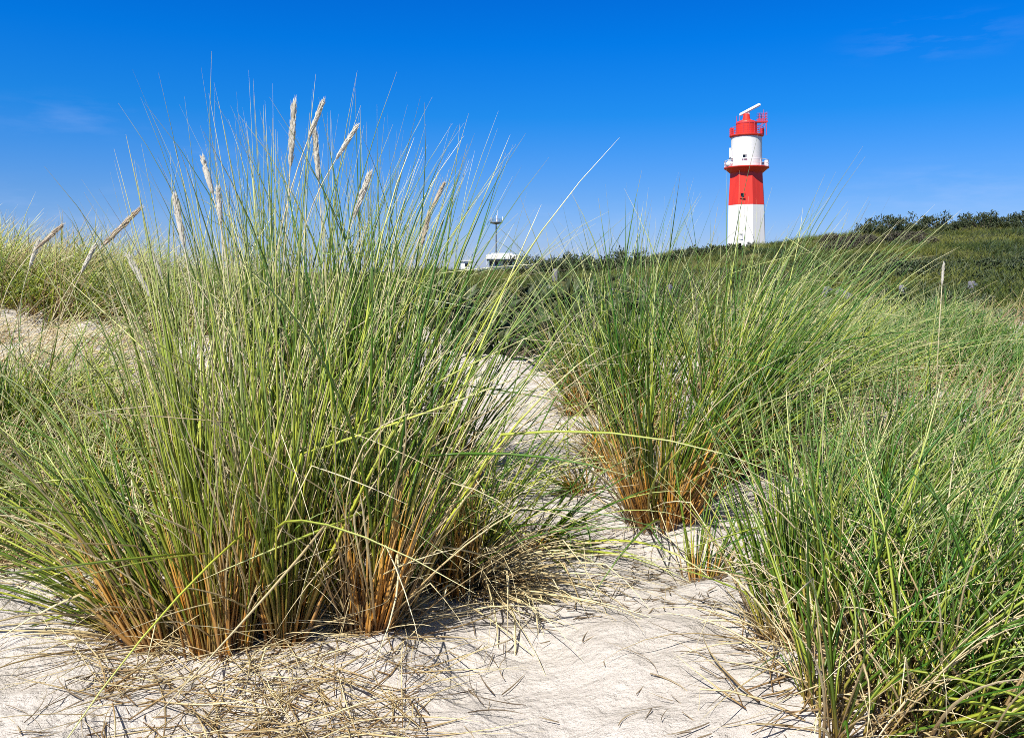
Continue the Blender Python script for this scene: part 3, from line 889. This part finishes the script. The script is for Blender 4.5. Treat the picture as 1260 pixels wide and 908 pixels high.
T['h'] = tussock('tall marram tussock in the left clump with slanting seed heads, right of the tallest', 420, 625, 440, 1.2, .11, (0.03, 0.04), 0.15, 0.14, 0.38, 50, .25, low=60, top=.95, left=.6)
T['i'] = tussock('tall marram tussock at the right of the left clump with one tan seed head', 490, 620, 310, 1.16, .10, (0.06, 0.05), 0.16, 0.16, 0.38, 60, .35, low=70, rnd=(0, .8))
T['j'] = tussock('marram tussock beside the sandy path, long blades arching out to the right', 548, 595, 52, 1.20, 0.05, (.36, .05), .22, .25, .15, 30, .45, 8, low=30, rnd=(0, .7))
T['k'] = tussock('pale mixed marram tussock at left in front of the bleached slope', 175, 590, 100, .80, 0.14, (-0.02, 0.04), 0.24, 0.2, 0.45, 20, .4, low=40, rnd=(.4, 1), left=.4)
T['l'] = tussock('marram tussock deep inside the left clump, seen only through gaps', 390, 560, 297, 1.12, .12, (.0, .04), 0.16, 0.14, .2, 20, .3, rnd=(0, .8), left=.5)
T['m'] = tussock('marram tussock at far left edge with two bent pinkish seed heads', 20, 560, 200, .62, .12, (.12, .04), .3, .25, .3, 20, .5, low=40)
T['y'] = tussock('sheaf of pale dead straw bending across bare sand at foot of the left clump', 490, 655, 150, .66, .05, (.62, -.52), .16, .3, .93, 20, .55, 7, dry_tilt=(.62, -.52), group='marram tussocks in the foreground')
T['z'] = tussock('shaggy half-dead marram tussock at left edge above the bare sand corner', 95, 655, 150, 0.5, .12, (-.20, .02), .34, .3, 0.55, 25, .6, low=60, rnd=(.1, 1))
T['aa'] = tussock('dry marram tussock at the left edge leaning right, on the bleached slope', 55, 500, 170, .66, .12, (.35, .03), .3, .25, .55, 20, .5, low=40, rnd=(.3, 1))
T['dd'] = tussock('collapsed straw-coloured marram tussock at the right foot of the left clump', 525, 675, 210, .70, .10, (.45, -.15), .4, .35, .72, 50, .7, low=120, dry_tilt=(.6, -.4))
# the middle clump
T['bb'] = tussock('thin straw-coloured tuft on sand between the orange foot and the right bank', 952, 585, 90, .62, .08, (.45, .05), .3, .3, .6, 20, .5, 8, low=40)
T['cc'] = tussock('low tangle of pinkish dry stems on the path side of the middle clump', 750, 575, 120, .45, .09, (-.1, .0), .4, .4, .6, 90, .5, 9, low=70)
T['n'] = tussock('middle marram tussock fanning out from a tight foot of vivid orange stems', 808, 635, 250, 1.02, 0.1, (.10, .05), .28, .5, .22, 170, .35, 9, low=50, rnd=(0, .75), left=.55)
T['o'] = tussock('marram tussock right of the orange-footed one, blades sweeping far to the right', 885, 590, 300, 1.12, 0.1, (.42, .08), .24, .4, .22, 110, .4, low=40, rnd=(0, .75))
T['p'] = tussock('pinkish-stemmed marram tussock at the edge of the sandy path', 716, 512, 260, 0.88, .075, (-.02, .04), .2, .22, 0.4, 110, .3, low=60)
T['q'] = tussock('marram tussock behind the orange-footed one, mostly upright', 775, 548, 340, 1.02, .10, (.08, .04), .22, .25, .25, 100, .35, low=40, rnd=(0, .65), left=.6)
T['r'] = tussock('marram tussock in front of the right rise, half dry and leaning right', 910, 535, 320, 1.05, 0.12, (.50, .08), .24, .25, .35, 40, .45, low=60)
T['s'] = tussock('low sprawling yellow-green tuft on the path left of the orange foot', 712, 600, 70, .34, .05, (-.35, -.05), .5, .5, .3, 20, .8, 8)
T['t'] = tussock('tiny tuft of a few upright shoots on open sand, left of its leaning twin', 858, 694, 14, .34, .012, (.22, .22), .12, .2, .1, 6, .15, 4)
T['u'] = tussock('tiny tuft of a few shoots leaning right on open sand beside the dense grass', 878, 690, 18, .38, .012, (.55, .35), .12, .2, .15, 5, .15, 4)
T['v'] = tussock('green tuft with bent blades hanging onto bare sand, right foot of the left clump', 648, 668, 46, .52, .03, (.72, -.50), .16, .3, .08, 8, .5, 4, w=.0072)
T['w'] = tussock('dark green marram tussock behind the right-sweeping one, below the lighthouse', 880, 500, 330, 1.0, .12, (.36, .05), .22, .25, .25, 40, .4, rnd=(0, .75), low=30)
T['x'] = tussock('marram tussock with long pale blades crossing the skyline right of the lighthouse', 985, 500, 300, 1.02, .12, (.50, .05), .22, .25, .35, 30, .4, rnd=(0, .9), low=30)
# the right bank
RB = [
 ('left end of the right bank: upright green marram tussock beside open sand', 1005, 800, 255, .58, (.12, .06), .24, .1),
 ('short green marram tussock in the right bank with a small rusty foot', 1030, 830, 285, .55, (.25, .03), .34, .2),
 ('matted straw-mixed marram tussock in the lower middle of the right bank', 1110, 845, 285, .52, (.40, .0), .42, .4),
 ('matted yellowish marram tussock low in the right bank near the corner', 1190, 855, 285, .52, (.45, .0), .45, .45),
 ('marram tussock in the lower right corner with blades lying to the right', 1275, 840, 270, .55, (.5, .03), .42, .35),
 ('lush deep green marram tussock in the right bank beside the small sand gap', 1035, 705, 330, .58, (.25, .06), .3, .12),
 ('lush deep green marram tussock in the centre of the right bank', 1085, 710, 345, .60, (.34, .06), .34, .15),
 ('bluish green marram tussock in the right bank with a tall straw stalk', 1160, 700, 345, .60, (.42, .06), .34, .15),
 ('dense dark marram tussock at the right edge, level with the centre of the bank', 1250, 705, 330, .60, (.46, .06), .34, .2),
 ('green marram tussock at the top of the right bank above the sand gap', 1075, 605, 315, .64, (.34, .06), .32, .2),
 ('green marram tussock at the top of the right bank below the grey fence posts', 1140, 590, 330, .66, (.40, .06), .32, .2),
 ('low marram tussock on the lower edge of the right bank, leftmost of three', 1075, 925, 190, .50, (.50, .02), .4, .28),
 ('low marram tussock on the lower edge of the right bank, middle of three', 1170, 935, 190, .50, (.50, .02), .4, .28),
 ('low marram tussock in the very bottom right corner', 1280, 920, 190, .50, (.50, .02), .4, .28),
 ('thin marram tussock at the right edge by a pale sand patch', 1250, 600, 225, .62, (.45, .06), .32, .2),
]
for i, (lb, px, py, n, L, tl, fan, dry) in enumerate(RB):
    T['R%d' % i] = tussock(lb, px, py, n, L, .10, tl, fan, .25, dry + .08, 0, .45, 14, rnd=(0, .75), w=.006, low=60, left=.5, group='marram tussocks of the right bank')

# flower stalks with their seed heads
for key, tip, bot, d in (
    ('f', (249, 194), (262, 240), 2.15), ('f', (215, 242), (227, 306), 2.05),
    ('g', (362, 126), (357, 208), 2.35), ('g', (398, 124), (379, 172), 2.35), ('h', (387, 158), (392, 226), 2.4),
    ('h', (439, 156), (413, 197), 2.35), ('h', (455, 213), (435, 270), 2.3), ('i', (546, 226), (530, 260), 2.45), ('i', (528, 262), (519, 302), 2.45),
    ('f', (268, 232), (272, 278), 2.25), ('aa', (118, 300), (100, 336), 2.9), ('aa', (48, 296), (36, 330), 3.1),
    ('m', (172, 257), (124, 305), 3.0), ('m', (77, 277), (44, 307), 3.0), ('f', (158, 316), (186, 366), 2.5), ('f', (187, 309), (200, 344), 2.6),
    ('R10', (1161, 324), (1159, 352), 2.75)):
    root, o = T[key]
    pale = (.55, 1) if key in ('m', 'i') else (0, .15)
    flower_stalk(root, o, tip, bot, d, rad={'m': .011, 'R10': .005}.get(key, .0098), pale=pale)
